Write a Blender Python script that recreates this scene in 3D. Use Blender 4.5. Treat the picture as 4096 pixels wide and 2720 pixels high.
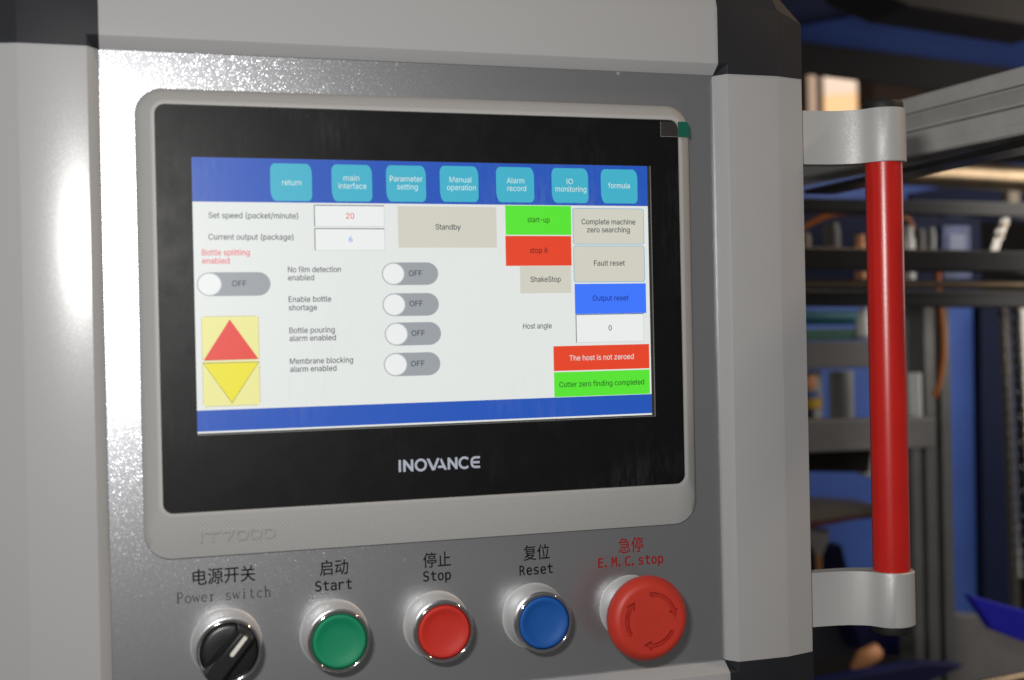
import bpy, bmesh, math, random
from mathutils import Vector, Matrix

# ------------------------------------------------------------------ scene, camera, light (millimetres below, metres in Blender)
sc = bpy.context.scene
MM = 0.001
for o in list(bpy.data.objects):
    bpy.data.objects.remove(o)

def lin(r, g, b):
    def f(c):
        c /= 255.0
        return c / 12.92 if c <= 0.04045 else ((c + 0.055) / 1.055) ** 2.4
    return (f(r), f(g), f(b), 1.0)

CAM = Vector((-28.4, -586.3, -83.0))
RIGHT = Vector((0.956605, -0.290631, -0.020994))
FWD = Vector((0.290593, 0.956834, -0.004936))
UP = Vector((0.021523, -0.001378, 0.999767))
cd = bpy.data.cameras.new('camera')
cam = bpy.data.objects.new('camera', cd)
sc.collection.objects.link(cam)
m = Matrix.Identity(4)
for i in range(3):
    m[i][0], m[i][1], m[i][2], m[i][3] = RIGHT[i], UP[i], -FWD[i], CAM[i] * MM
cam.matrix_world = m
cd.sensor_width = 36
cd.sensor_fit = 'HORIZONTAL'
cd.lens = 44.22
cd.clip_start = 0.02
cd.clip_end = 60
cd.dof.use_dof = True
cd.dof.focus_distance = 0.655
cd.dof.aperture_fstop = 6.2
sc.camera = cam

sc.view_settings.view_transform = 'Standard'
sc.view_settings.look = 'None'
sc.view_settings.exposure = 0
sc.view_settings.gamma = 1
sc.cycles.use_denoising = True
sc.cycles.max_bounces = 8
sc.cycles.sample_clamp_indirect = 8.0

w = bpy.data.worlds.new('World')
sc.world = w
w.use_nodes = True
bgn = w.node_tree.nodes['Background']
bgn.inputs[0].default_value = (1.0, 0.97, 0.93, 1)
bgn.inputs[1].default_value = 0.10

def area(name, loc, target, sx, sy, energy, color, spread=180):
    d = bpy.data.lights.new(name, 'AREA')
    d.shape = 'RECTANGLE'
    d.size, d.size_y = sx * MM, sy * MM
    d.energy = energy
    d.color = color
    d.spread = math.radians(spread)
    o = bpy.data.objects.new(name, d)
    sc.collection.objects.link(o)
    o.location = Vector(loc) * MM
    o.rotation_euler = (Vector(target) - Vector(loc)).to_track_quat('-Z', 'Y').to_euler()
    return o

# the camera's own flash, 8 cm above the lens
area('flash', (-94, -582, 6), (150, 0, -90), 52, 24, 3.6, (1.0, 0.985, 0.96))
# low sun coming in through the hall window, from the right
sd = bpy.data.lights.new('window_light', 'SPOT')
sd.energy = 26.0; sd.color = (1.0, 0.70, 0.45); sd.shadow_soft_size = 0.07
sd.spot_size = math.radians(44); sd.spot_blend = 0.5
so = bpy.data.objects.new('window_light', sd)
sc.collection.objects.link(so)
so.location = Vector((1500, -420, 900)) * MM
so.rotation_euler = (Vector((330, 0, -60)) - Vector((1500, -420, 900))).to_track_quat('-Z', 'Y').to_euler()
# added fill lamp, out of view, brightening the blue sheets behind the door
area('background_fill', (1250, 330, 150), (950, 980, -250), 500, 500, 4.2, (1.0, 0.93, 0.86))

# ------------------------------------------------------------------ materials
def new_mat(name):
    mt = bpy.data.materials.new(name)
    mt.use_nodes = True
    nt = mt.node_tree
    return mt, nt, nt.nodes['Principled BSDF']

def N(nt, kind, **kw):
    n = nt.nodes.new(kind)
    for k, v in kw.items():
        if k in n.inputs.keys():
            n.inputs[k].default_value = v
        else:
            setattr(n, k, v)
    return n

def mat(name, col, rough=0.5, metal=0.0, spec=0.5, bump=0.0, bscale=4000, var=0.0, vscale=60, coat=0.0):
    mt, nt, b = new_mat(name)
    b.inputs['Base Color'].default_value = col
    b.inputs['Roughness'].default_value = rough
    b.inputs['Metallic'].default_value = metal
    b.inputs['Specular IOR Level'].default_value = spec
    b.inputs['Coat Weight'].default_value = coat
    b.inputs['Coat Roughness'].default_value = 0.08
    tc = N(nt, 'ShaderNodeTexCoord')
    if bump:
        nz = N(nt, 'ShaderNodeTexNoise', Scale=bscale, Detail=2.0)
        nt.links.new(tc.outputs['Object'], nz.inputs['Vector'])
        bp = N(nt, 'ShaderNodeBump', Strength=bump, Distance=0.0003)
        nt.links.new(nz.outputs['Fac'], bp.inputs['Height'])
        nt.links.new(bp.outputs['Normal'], b.inputs['Normal'])
    if var:
        nz = N(nt, 'ShaderNodeTexNoise', Scale=vscale, Detail=5.0, Roughness=0.6)
        nt.links.new(tc.outputs['Object'], nz.inputs['Vector'])
        mr = N(nt, 'ShaderNodeMapRange')
        mr.inputs['From Min'].default_value = 0.3
        mr.inputs['From Max'].default_value = 0.7
        mr.inputs['To Min'].default_value = 1 - var
        mr.inputs['To Max'].default_value = 1 + var
        nt.links.new(nz.outputs['Fac'], mr.inputs['Value'])
        mx = N(nt, 'ShaderNodeVectorMath', operation='SCALE')
        mx.inputs[0].default_value = col[:3]
        nt.links.new(mr.outputs[0], mx.inputs['Scale'])
        nt.links.new(mx.outputs[0], b.inputs['Base Color'])
        mr2 = N(nt, 'ShaderNodeMapRange')
        mr2.inputs['To Min'].default_value = max(0.02, rough * (1 - 0.6 * var))
        mr2.inputs['To Max'].default_value = min(1, rough * (1 + 0.6 * var))
        nt.links.new(nz.outputs['Fac'], mr2.inputs['Value'])
        nt.links.new(mr2.outputs[0], b.inputs['Roughness'])
    return mt

def flake_mat(name, base, flake_col, rough, flake_rough, tilt, scale, mixf, metal=1.0, dirt=False, gloss=0.5):
    """metallic paint: a rough metallic base with tiny mirror flakes lying at random tilts"""
    mt, nt, b = new_mat(name)
    out = nt.nodes['Material Output']
    b.inputs['Base Color'].default_value = base
    b.inputs['Metallic'].default_value = metal
    b.inputs['Roughness'].default_value = rough
    b.inputs['Specular IOR Level'].default_value = gloss
    tc = N(nt, 'ShaderNodeTexCoord')
    vo = N(nt, 'ShaderNodeTexVoronoi', Scale=scale)
    nt.links.new(tc.outputs['Object'], vo.inputs['Vector'])
    sub = N(nt, 'ShaderNodeVectorMath', operation='SUBTRACT')
    sub.inputs[1].default_value = (0.5, 0.5, 0.5)
    nt.links.new(vo.outputs['Color'], sub.inputs[0])
    scl = N(nt, 'ShaderNodeVectorMath', operation='SCALE')
    scl.inputs['Scale'].default_value = tilt
    nt.links.new(sub.outputs[0], scl.inputs[0])
    ge = N(nt, 'ShaderNodeNewGeometry')
    add = N(nt, 'ShaderNodeVectorMath', operation='ADD')
    nt.links.new(ge.outputs['Normal'], add.inputs[0])
    nt.links.new(scl.outputs[0], add.inputs[1])
    nrm = N(nt, 'ShaderNodeVectorMath', operation='NORMALIZE')
    nt.links.new(add.outputs[0], nrm.inputs[0])
    f = N(nt, 'ShaderNodeBsdfPrincipled')
    f.inputs['Base Color'].default_value = flake_col
    f.inputs['Metallic'].default_value = 1.0
    f.inputs['Roughness'].default_value = flake_rough
    nt.links.new(nrm.outputs[0], f.inputs['Normal'])
    mx = N(nt, 'ShaderNodeMixShader')
    mx.inputs[0].default_value = mixf
    nt.links.new(b.outputs[0], mx.inputs[1])
    nt.links.new(f.outputs[0], mx.inputs[2])
    last = mx
    if dirt:
        # dried water spots and dust
        v2 = N(nt, 'ShaderNodeTexVoronoi', Scale=70.0)
        mp = N(nt, 'ShaderNodeMapping')
        mp.inputs['Scale'].default_value = (1, 1, 0.8)
        nz = N(nt, 'ShaderNodeTexNoise', Scale=900.0, Detail=2.0)
        nt.links.new(tc.outputs['Object'], nz.inputs['Vector'])
        ad = N(nt, 'ShaderNodeVectorMath', operation='MULTIPLY_ADD')
        ad.inputs[1].default_value = (0.0012, 0.0012, 0.0012)
        nt.links.new(nz.outputs['Color'], ad.inputs[0])
        nt.links.new(tc.outputs['Object'], ad.inputs[2])
        nt.links.new(ad.outputs[0], mp.inputs['Vector'])
        nt.links.new(mp.outputs[0], v2.inputs['Vector'])
        sp = N(nt, 'ShaderNodeSeparateColor')
        nt.links.new(v2.outputs['Color'], sp.inputs[0])
        # spot radius differs from cell to cell, most cells have none
        rr = N(nt, 'ShaderNodeMapRange')
        rr.inputs['From Min'].default_value = 0.3
        rr.inputs['From Max'].default_value = 1.0
        rr.inputs['To Min'].default_value = 0.0
        rr.inputs['To Max'].default_value = 0.085
        nt.links.new(sp.outputs[0], rr.inputs['Value'])
        lt = N(nt, 'ShaderNodeMath', operation='LESS_THAN')
        nt.links.new(v2.outputs['Distance'], lt.inputs[0])
        nt.links.new(rr.outputs[0], lt.inputs[1])
        am = N(nt, 'ShaderNodeMath', operation='MULTIPLY')
        nt.links.new(lt.outputs[0], am.inputs[0])
        am.inputs[1].default_value = 0.45
        d = N(nt, 'ShaderNodeBsdfDiffuse')
        d.inputs['Color'].default_value = (0.42, 0.40, 0.36, 1)
        m2 = N(nt, 'ShaderNodeMixShader')
        nt.links.new(am.outputs[0], m2.inputs[0])
        nt.links.new(mx.outputs[0], m2.inputs[1])
        nt.links.new(d.outputs[0], m2.inputs[2])
        last = m2
    nt.links.new(last.outputs[0], out.inputs[0])
    return mt

def soil(nt, haze=0.05, specks=0.3):
    """finger smears and dust grains lying on a glass front"""
    out = nt.nodes['Material Output']
    src = out.inputs[0].links[0].from_socket
    tc = N(nt, 'ShaderNodeTexCoord')
    big = N(nt, 'ShaderNodeTexNoise', Scale=16.0, Detail=2.0)
    nt.links.new(tc.outputs['Object'], big.inputs['Vector'])
    mp = N(nt, 'ShaderNodeMapping')
    mp.inputs['Rotation'].default_value = (0, math.radians(25), 0)
    mp.inputs['Scale'].default_value = (1, 1, 0.18)
    nt.links.new(tc.outputs['Object'], mp.inputs['Vector'])
    fine = N(nt, 'ShaderNodeTexNoise', Scale=420.0, Detail=4.0, Roughness=0.7)
    nt.links.new(mp.outputs[0], fine.inputs['Vector'])
    a = N(nt, 'ShaderNodeMapRange', interpolation_type='SMOOTHSTEP')
    for k, v in (('From Min', 0.50), ('From Max', 0.72), ('To Min', 0.0), ('To Max', 1.0)):
        a.inputs[k].default_value = v
    nt.links.new(big.outputs['Fac'], a.inputs['Value'])
    b2 = N(nt, 'ShaderNodeMapRange')
    for k, v in (('From Min', 0.42), ('From Max', 0.75), ('To Min', 0.0), ('To Max', haze)):
        b2.inputs[k].default_value = v
    nt.links.new(fine.outputs['Fac'], b2.inputs['Value'])
    mu = N(nt, 'ShaderNodeMath', operation='MULTIPLY')
    nt.links.new(a.outputs[0], mu.inputs[0]); nt.links.new(b2.outputs[0], mu.inputs[1])
    vo = N(nt, 'ShaderNodeTexVoronoi', Scale=170.0)
    nt.links.new(tc.outputs['Object'], vo.inputs['Vector'])
    sp = N(nt, 'ShaderNodeSeparateColor')
    nt.links.new(vo.outputs['Color'], sp.inputs[0])
    rr = N(nt, 'ShaderNodeMapRange')
    for k, v in (('From Min', 0.7), ('From Max', 1.0), ('To Min', 0.0), ('To Max', 0.05)):
        rr.inputs[k].default_value = v
    nt.links.new(sp.outputs[0], rr.inputs['Value'])
    lt = N(nt, 'ShaderNodeMath', operation='LESS_THAN')
    nt.links.new(vo.outputs['Distance'], lt.inputs[0]); nt.links.new(rr.outputs[0], lt.inputs[1])
    ls = N(nt, 'ShaderNodeMath', operation='MULTIPLY')
    nt.links.new(lt.outputs[0], ls.inputs[0]); ls.inputs[1].default_value = specks
    ad = N(nt, 'ShaderNodeMath', operation='ADD', use_clamp=True)
    nt.links.new(mu.outputs[0], ad.inputs[0]); nt.links.new(ls.outputs[0], ad.inputs[1])
    d = N(nt, 'ShaderNodeBsdfDiffuse'); d.inputs['Color'].default_value = (0.5, 0.5, 0.5, 1)
    mx = N(nt, 'ShaderNodeMixShader')
    nt.links.new(ad.outputs[0], mx.inputs[0])
    nt.links.new(src, mx.inputs[1]); nt.links.new(d.outputs[0], mx.inputs[2])
    nt.links.new(mx.outputs[0], out.inputs[0])

def screen_mat(name, rgb, strength=1.0, dusty=False):
    """lit pixels behind a matt touch film"""
    mt, nt, b = new_mat(name)
    b.inputs['Base Color'].default_value = (0.006, 0.006, 0.007, 1)
    b.inputs['Roughness'].default_value = 0.42
    b.inputs['Specular IOR Level'].default_value = 0.3
    b.inputs['Emission Color'].default_value = lin(*rgb)
    b.inputs['Emission Strength'].default_value = strength
    if dusty: soil(nt, 0.16, 0.25)
    return mt

def bezel_mat():
    mt, nt, b = new_mat('bezel_plastic')
    b.inputs['Base Color'].default_value = (0.345, 0.342, 0.336, 1)
    b.inputs['Roughness'].default_value = 0.5
    b.inputs['Specular IOR Level'].default_value = 0.35
    tc = N(nt, 'ShaderNodeTexCoord')
    mp = N(nt, 'ShaderNodeMapping')
    mp.inputs['Rotation'].default_value = (0, math.radians(40), 0)
    nt.links.new(tc.outputs['Object'], mp.inputs['Vector'])
    wv = N(nt, 'ShaderNodeTexWave', Scale=205.0)
    nt.links.new(mp.outputs[0], wv.inputs['Vector'])
    sx = N(nt, 'ShaderNodeSeparateXYZ')
    nt.links.new(tc.outputs['Object'], sx.inputs[0])
    # the hatching covers only the broad lower band (object origin is the lower edge)
    r1 = N(nt, 'ShaderNodeMapRange', interpolation_type='SMOOTHSTEP')
    for k, v in (('From Min', 0.0190), ('From Max', 0.0165), ('To Min', 0.0), ('To Max', 1.0)):
        r1.inputs[k].default_value = v
    nt.links.new(sx.outputs['Z'], r1.inputs['Value'])
    r2 = N(nt, 'ShaderNodeMapRange', interpolation_type='SMOOTHSTEP')
    for k, v in (('From Min', -0.128), ('From Max', -0.112), ('To Min', 0.0), ('To Max', 1.0)):
        r2.inputs[k].default_value = v
    nt.links.new(sx.outputs['X'], r2.inputs['Value'])
    r3 = N(nt, 'ShaderNodeMapRange', interpolation_type='SMOOTHSTEP')
    for k, v in (('From Min', 0.131), ('From Max', 0.124), ('To Min', 0.0), ('To Max', 1.0)):
        r3.inputs[k].default_value = v
    nt.links.new(sx.outputs['X'], r3.inputs['Value'])
    a = N(nt, 'ShaderNodeMath', operation='MULTIPLY')
    nt.links.new(r1.outputs[0], a.inputs[0]); nt.links.new(r2.outputs[0], a.inputs[1])
    c = N(nt, 'ShaderNodeMath', operation='MULTIPLY')
    nt.links.new(a.outputs[0], c.inputs[0]); nt.links.new(r3.outputs[0], c.inputs[1])
    h = N(nt, 'ShaderNodeMath', operation='MULTIPLY')
    nt.links.new(c.outputs[0], h.inputs[0]); nt.links.new(wv.outputs['Fac'], h.inputs[1])
    bp = N(nt, 'ShaderNodeBump', Strength=0.55, Distance=0.0002)
    nt.links.new(h.outputs[0], bp.inputs['Height'])
    nt.links.new(bp.outputs['Normal'], b.inputs['Normal'])
    return mt

def glass_mat():
    """black printed glass under a matt film, with faint smears"""
    mt, nt, b = new_mat('black_front_glass')
    b.inputs['Base Color'].default_value = (0.004, 0.004, 0.0046, 1)
    b.inputs['Specular IOR Level'].default_value = 0.18
    tc = N(nt, 'ShaderNodeTexCoord')
    mp = N(nt, 'ShaderNodeMapping')
    mp.inputs['Scale'].default_value = (1, 1, 1)
    nt.links.new(tc.outputs['Object'], mp.inputs['Vector'])
    nz = N(nt, 'ShaderNodeTexNoise', Scale=90.0, Detail=6.0, Roughness=0.65)
    nt.links.new(mp.outputs[0], nz.inputs['Vector'])
    mr = N(nt, 'ShaderNodeMapRange')
    for k, v in (('From Min', 0.35), ('From Max', 0.7), ('To Min', 0.38), ('To Max', 0.46)):
        mr.inputs[k].default_value = v
    nt.links.new(nz.outputs['Fac'], mr.inputs['Value'])
    nt.links.new(mr.outputs[0], b.inputs['Roughness'])
    soil(nt, 0.04, 0.22)
    return mt

PAINT = flake_mat('silver_painted_aluminium', (0.345, 0.345, 0.35, 1), (0.5, 0.5, 0.5, 1), 0.23, 0.26, 0.08, 2800, 0.015, metal=0.02, gloss=0.26)
PANEL = flake_mat('sparkling_silver_sheet', (0.385, 0.392, 0.41, 1), (0.56, 0.57, 0.6, 1), 0.325, 0.22, 0.30, 2400, 0.12, metal=0.80, dirt=True)
SATIN = flake_mat('satin_aluminium', (0.62, 0.62, 0.62, 1), (0.75, 0.75, 0.74, 1), 0.52, 0.38, 0.2, 2400, 0.05, metal=0.4)
BRACK = flake_mat('blasted_aluminium', (0.42, 0.42, 0.415, 1), (0.8, 0.8, 0.78, 1), 0.62, 0.4, 0.2, 2600, 0.05, metal=0.25)
CHROME = mat('bright_chrome', (0.62, 0.62, 0.62, 1), 0.08, 1.0)
CORNER = mat('dark_grey_corner_plastic', (0.016, 0.017, 0.021, 1), 0.5, 0, 0.2, var=0.1, vscale=40)
BEZEL = bezel_mat()
GLASS = glass_mat()
RED = mat('red_gloss_tube', (0.50, 0.012, 0.008, 1), 0.28, 0, 0.5, bump=0.16, bscale=2400, var=0.06, vscale=40)
BLACKP = mat('black_plastic', (0.008, 0.008, 0.009, 1), 0.35, 0, 0.5)
DARKEDGE = mat('black_rubber', (0.006, 0.006, 0.006, 1), 0.6)
INK = mat('black_ink', (0.003, 0.003, 0.0035, 1), 0.7, 0, 0.12)
GREYINK = mat('worn_grey_ink', (0.022, 0.023, 0.026, 1), 0.7, 0, 0.12)
REDINK = mat('red_ink', (0.26, 0.006, 0.006, 1), 0.7, 0, 0.12)
LOGO = mat('pale_print', lin(165, 172, 188), 0.5)
WHITEP = mat('white_plastic', (0.62, 0.60, 0.55, 1), 0.4)

# ------------------------------------------------------------------ geometry helpers
ORIGIN = {}

class G:
    def __init__(s):
        s.v, s.f, s.m = [], [], []
    def face(s, pts, mi=0):
        n = len(s.v)
        s.v += [tuple(p) for p in pts]
        s.f.append(tuple(range(n, n + len(pts)))); s.m.append(mi)
    def raw(s, vs, fs, mi=0):
        n = len(s.v)
        s.v += [tuple(p) for p in vs]
        for f in fs:
            s.f.append(tuple(n + i for i in f)); s.m.append(mi)
    def loft(s, rings, closed=True, mi=0):
        n = len(s.v); k = len(rings[0])
        for r in rings:
            s.v += [tuple(p) for p in r]
        for a in range(len(rings) - 1):
            for i in range(k if closed else k - 1):
                j = (i + 1) % k
                s.f.append((n + a * k + i, n + a * k + j, n + (a + 1) * k + j, n + (a + 1) * k + i)); s.m.append(mi)
    def prism(s, pts, y0, y1, mi=0):
        """outline in x,z pushed back from y0 to y1"""
        k = len(pts); n = len(s.v)
        s.v += [(x, y0, z) for x, z in pts] + [(x, y1, z) for x, z in pts]
        s.f.append(tuple(range(n, n + k))); s.m.append(mi)
        s.f.append(tuple(range(n + 2 * k - 1, n + k - 1, -1))); s.m.append(mi)
        for i in range(k):
            j = (i + 1) % k
            s.f.append((n + i, n + j, n + k + j, n + k + i)); s.m.append(mi)
    def box(s, x0, x1, y0, y1, z0, z1, mi=0):
        s.prism([(x0, z0), (x1, z0), (x1, z1), (x0, z1)], y0, y1, mi)
    def lathe(s, cx, cz, prof, n=64, mi=0, mod=None, yflip=None):
        """profile of (radius, y) turned about an axis along y"""
        rings = []
        for r, y in prof:
            ring = []
            for i in range(n):
                a = 2 * math.pi * i / n
                rr = mod(r, y, i) if mod else r
                ring.append((cx + rr * math.cos(a), y, cz + rr * math.sin(a)))
            rings.append(ring)
        s.loft(rings, True, mi)
        if prof[-1][0] > 1e-6:
            pass
    def tube(s, pts, r, n=16, mi=0, cap=True):
        pts = [Vector(p) for p in pts]
        rings = []
        for i, p in enumerate(pts):
            t = (pts[min(i + 1, len(pts) - 1)] - pts[max(i - 1, 0)]).normalized()
            a = t.cross(Vector((0, 1, 0)))
            if a.length < 1e-3:
                a = t.cross(Vector((1, 0, 0)))
            a.normalize(); b = t.cross(a)
            rr = r[i] if isinstance(r, (list, tuple)) else r
            rings.append([p + a * rr * math.cos(2 * math.pi * k / n) + b * rr * math.sin(2 * math.pi * k / n) for k in range(n)])
        s.loft(rings, True, mi)
        if cap:
            s.face(rings[0][::-1], mi); s.face(rings[-1], mi)
    def stroke(s, pts, wd, y, mi=0, thick=0.0):
        """flat ribbon along an x,z polyline with mitred joints"""
        P = [Vector((a, b)) for a, b in pts]
        closed = (P[0] - P[-1]).length < 1e-6
        if closed:
            P = P[:-1]
        k = len(P); L = []; R = []
        for i in range(k):
            if closed:
                d0 = (P[i] - P[i - 1]).normalized(); d1 = (P[(i + 1) % k] - P[i]).normalized()
            else:
                d0 = (P[i] - P[i - 1]).normalized() if i else (P[1] - P[0]).normalized()
                d1 = (P[i + 1] - P[i]).normalized() if i < k - 1 else d0
            nn = Vector((-d0.y - d1.y, d0.x + d1.x))
            if nn.length < 1e-6:
                nn = Vector((-d0.y, d0.x))
            nn.normalize()
            c = max(0.35, nn.dot(Vector((-d0.y, d0.x))))
            L.append(P[i] + nn * (wd / 2 / c)); R.append(P[i] - nn * (wd / 2 / c))
        for i in range(k if closed else k - 1):
            j = (i + 1) % k
            q = [L[i], R[i], R[j], L[j]]
            if thick:
                s.prism([(p.x, p.y) for p in q], y, y + thick, mi)
            else:
                s.face([(p.x, y, p.y) for p in q], mi)
    def bounds(s):
        xs, ys, zs = zip(*s.v)
        return min(xs), max(xs), min(ys), max(ys), min(zs), max(zs)

def obj(name, g, mats, parent=None, smooth=None, weld=False, bevel=0.0, origin=None):
    me = bpy.data.meshes.new(name)
    if parent is not None:
        org = ORIGIN[parent]
    else:
        x0, x1, y0, y1, z0, z1 = g.bounds()
        org = Vector(origin) if origin else Vector(((x0 + x1) / 2, (y0 + y1) / 2, z0))
    me.from_pydata([((x - org[0]) * MM, (y - org[1]) * MM, (z - org[2]) * MM) for x, y, z in g.v], [], g.f)
    if not isinstance(mats, (list, tuple)):
        mats = [mats]
    for mt in mats:
        me.materials.append(mt)
    for p, mi in zip(me.polygons, g.m):
        p.material_index = mi
    bm = bmesh.new(); bm.from_mesh(me)
    if weld or smooth:
        bmesh.ops.remove_doubles(bm, verts=bm.verts, dist=1e-6)
    bmesh.ops.dissolve_degenerate(bm, edges=bm.edges, dist=1e-7)
    bmesh.ops.recalc_face_normals(bm, faces=bm.faces)
    bm.to_mesh(me); bm.free()
    if smooth:
        for p in me.polygons:
            p.use_smooth = True
        me.set_sharp_from_angle(angle=math.radians(smooth))
    o = bpy.data.objects.new(name, me)
    sc.collection.objects.link(o)
    if parent is not None:
        o.parent = parent
    else:
        o.location = org * MM
    ORIGIN[o] = org
    if bevel:
        bv = o.modifiers.new('bevel', 'BEVEL')
        bv.width = bevel * MM; bv.segments = 2; bv.limit_method = 'ANGLE'
    return o

def thing(name, loc, label, cat, group=None):
    o = bpy.data.objects.new(name, None)
    sc.collection.objects.link(o)
    o.empty_display_size = 0.01
    o.location = Vector(loc) * MM
    ORIGIN[o] = Vector(loc)
    tag(o, label, cat, group)
    return o

def tag(o, label, cat=None, group=None, kind=None):
    o['label'] = label
    if cat: o['category'] = cat
    if group: o['group'] = group
    if kind: o['kind'] = kind
    return o

def rrect(x0, x1, z0, z1, r, n=8):
    pts = []
    for cx, cz, a0 in ((x1 - r, z1 - r, 0), (x0 + r, z1 - r, 90), (x0 + r, z0 + r, 180), (x1 - r, z0 + r, 270)):
        for i in range(n + 1):
            a = math.radians(a0 + 90 * i / n)
            pts.append((cx + r * math.cos(a), cz + r * math.sin(a)))
    return pts

# Blender's own interface fonts, when present (else its built-in font)
import os
def ui_font(fn):
    try:
        return bpy.data.fonts.load(os.path.join(bpy.utils.system_resource('DATAFILES'), 'fonts', fn))
    except Exception:
        return None
SANS = ui_font('Inter.woff2')
MONO = ui_font('DejaVuSansMono.woff2')
_tc = {}
def glyphs(s, font=None, fat=0.0):
    """outline of a line of text at size 1 as flat polygons"""
    key = (s, font.name if font else '', fat)
    if key in _tc:
        return _tc[key]
    cu = bpy.data.curves.new('lettering', 'FONT')
    cu.body = s; cu.size = 1.0; cu.resolution_u = 4; cu.offset = fat
    if font: cu.font = font
    to = bpy.data.objects.new('lettering', cu)
    sc.collection.objects.link(to)
    dg = bpy.context.evaluated_depsgraph_get()
    me = bpy.data.meshes.new_from_object(to.evaluated_get(dg))
    vs = [(v.co.x, v.co.y) for v in me.vertices]
    fs = [tuple(p.vertices) for p in me.polygons]
    bpy.data.objects.remove(to); bpy.data.curves.remove(cu); bpy.data.meshes.remove(me)
    _tc[key] = (vs, fs)
    return vs, fs
def caph(font=None): return max(v[1] for v in glyphs('H', font)[0])

def letter(ch):
    """outline and advance of one letter of the screen face"""
    if SANS and ch in 'kI':
        # drawn here: the font file's own outlines for these two overlap themselves
        q = caph(SANS) / .727
        def em(vs, fs, adv): return [(x * q, z * q) for x, z in vs], fs, adv * q
        if ch == 'I':
            return em(*( [(.085, 0), (.175, 0), (.175, .727), (.085, .727)], [(0, 1, 2, 3)], .26))
        return em([(.07, 0), (.155, 0), (.155, .76), (.07, .76), (.15, .17), (.15, .28), (.40, .546), (.51, .546), (.225, .255), (.285, .315), (.52, 0), (.415, 0)],
                [(0, 1, 2, 3), (4, 5, 6, 7), (8, 9, 10, 11)], .53)
    base = max(v[0] for v in glyphs('||', SANS)[0])
    adv = max(v[0] for v in glyphs('|' + ch + '|', SANS)[0]) - base
    if ch == ' ':
        return [], [], adv
    vs, fs = glyphs(ch, SANS)
    return vs, fs, adv

def put_text(g, s, x0, x1, base, cap, y, mi=0, fat=0.007):
    """text fitted between x0 and x1, capitals `cap` high, on the plane y"""
    items = []; cur = 0.0
    for ch in s:
        vs, fs, adv = letter(ch)
        items.append(([(cur + v[0], v[1]) for v in vs], fs)); cur += adv
    a = min(v[0] for vs, fs in items for v in vs) - fat; b = max(v[0] for vs, fs in items for v in vs) + fat
    kx = (x1 - x0) / (b - a); kz = cap / caph(SANS)
    for k, (ox, oz) in enumerate(((-fat, 0), (fat, 0), (0, fat * .6), (0, -fat * .6))):
        for vs, fs in items:
            g.raw([(x0 + (v[0] - a + ox) * kx, y - 0.002 * k, base + (v[1] + oz) * kz) for v in vs], fs, mi)

def put_box_text(g, s, x0, x1, z0, z1, y, mi=0):
    vs, fs = glyphs(s)
    a = min(v[0] for v in vs); b = max(v[0] for v in vs)
    c = min(v[1] for v in vs); d = max(v[1] for v in vs)
    for k, (ox, oz) in enumerate(((-.07, 0), (.07, 0), (0, .05), (0, -.05))):   # a little bolder
        g.raw([(x0 + ox + (v[0] - a) * (x1 - x0) / (b - a), y - 0.002 * k, z0 + oz + (v[1] - c) * (z1 - z0) / (d - c)) for v in vs], fs, mi)

def put_mono(g, s, x0, x1, base, cap, y, mi=0, fill=0.82):
    """letters one to a cell, as typed"""
    cw = (x1 - x0) / len(s); kz = cap / caph(MONO)
    for i, ch in enumerate(s):
        if ch == ' ':
            continue
        vs, fs = glyphs(ch, MONO, 0.012)
        a = min(v[0] for v in vs); b = max(v[0] for v in vs)
        wd = min((b - a) * kz * 0.95, cw * fill)
        if ch == '.':
            xs = x0 + i * cw + cw * 0.12; wd = (b - a) * kz
        else:
            xs = x0 + (i + 0.5) * cw - wd / 2
        g.raw([(xs + (v[0] - a) * wd / (b - a), y, base + v[1] * kz) for v in vs], fs, mi)

# ------------------------------------------------------------------ the machine door
OX0, OX1, OZ0, OZ1 = -39.1, 263.5, -254.7, 48.5          # the opening in the frame
PROF = [(-0.05, 8.6), (0.1, 6.2), (4.4, 0.35), (4.9, 0.0), (33.3, 0.0), (34.0, 0.2), (50.3, 4.8), (50.7, 5.4), (50.7, 46.0)]
CUT = 78.9                                               # outer corners are cut off at 45 degrees

door = thing('machine_door', (112, 20, -306), 'silver framed machine door with sparkling grey panel and dark corner pieces', 'door')
g = G()
g.face([(OX0, 8, OZ0), (OX1, 8, OZ0), (OX1, 8, OZ1), (OX0, 8, OZ1)])
g.face([(OX0, 9.5, OZ0), (OX1, 9.5, OZ0), (OX1, 9.5, OZ1), (OX0, 9.5, OZ1)])
obj('front_panel', g, PANEL, door)
for side in range(4):
    g = G()
    if side == 0:   sect = lambda t: [(OX0 + t * (OX1 - OX0), y, OZ1 + s) for s, y in PROF]
    elif side == 1: sect = lambda t: [(OX1 + s, y, OZ1 + t * (OZ0 - OZ1)) for s, y in PROF]
    elif side == 2: sect = lambda t: [(OX1 + t * (OX0 - OX1), y, OZ0 - s) for s, y in PROF]
    else:           sect = lambda t: [(OX0 - s, y, OZ0 + t * (OZ1 - OZ0)) for s, y in PROF]
    g.loft([sect(0), sect(1)], False)
    obj('frame_rail', g, PAINT, door, smooth=30)
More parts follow.
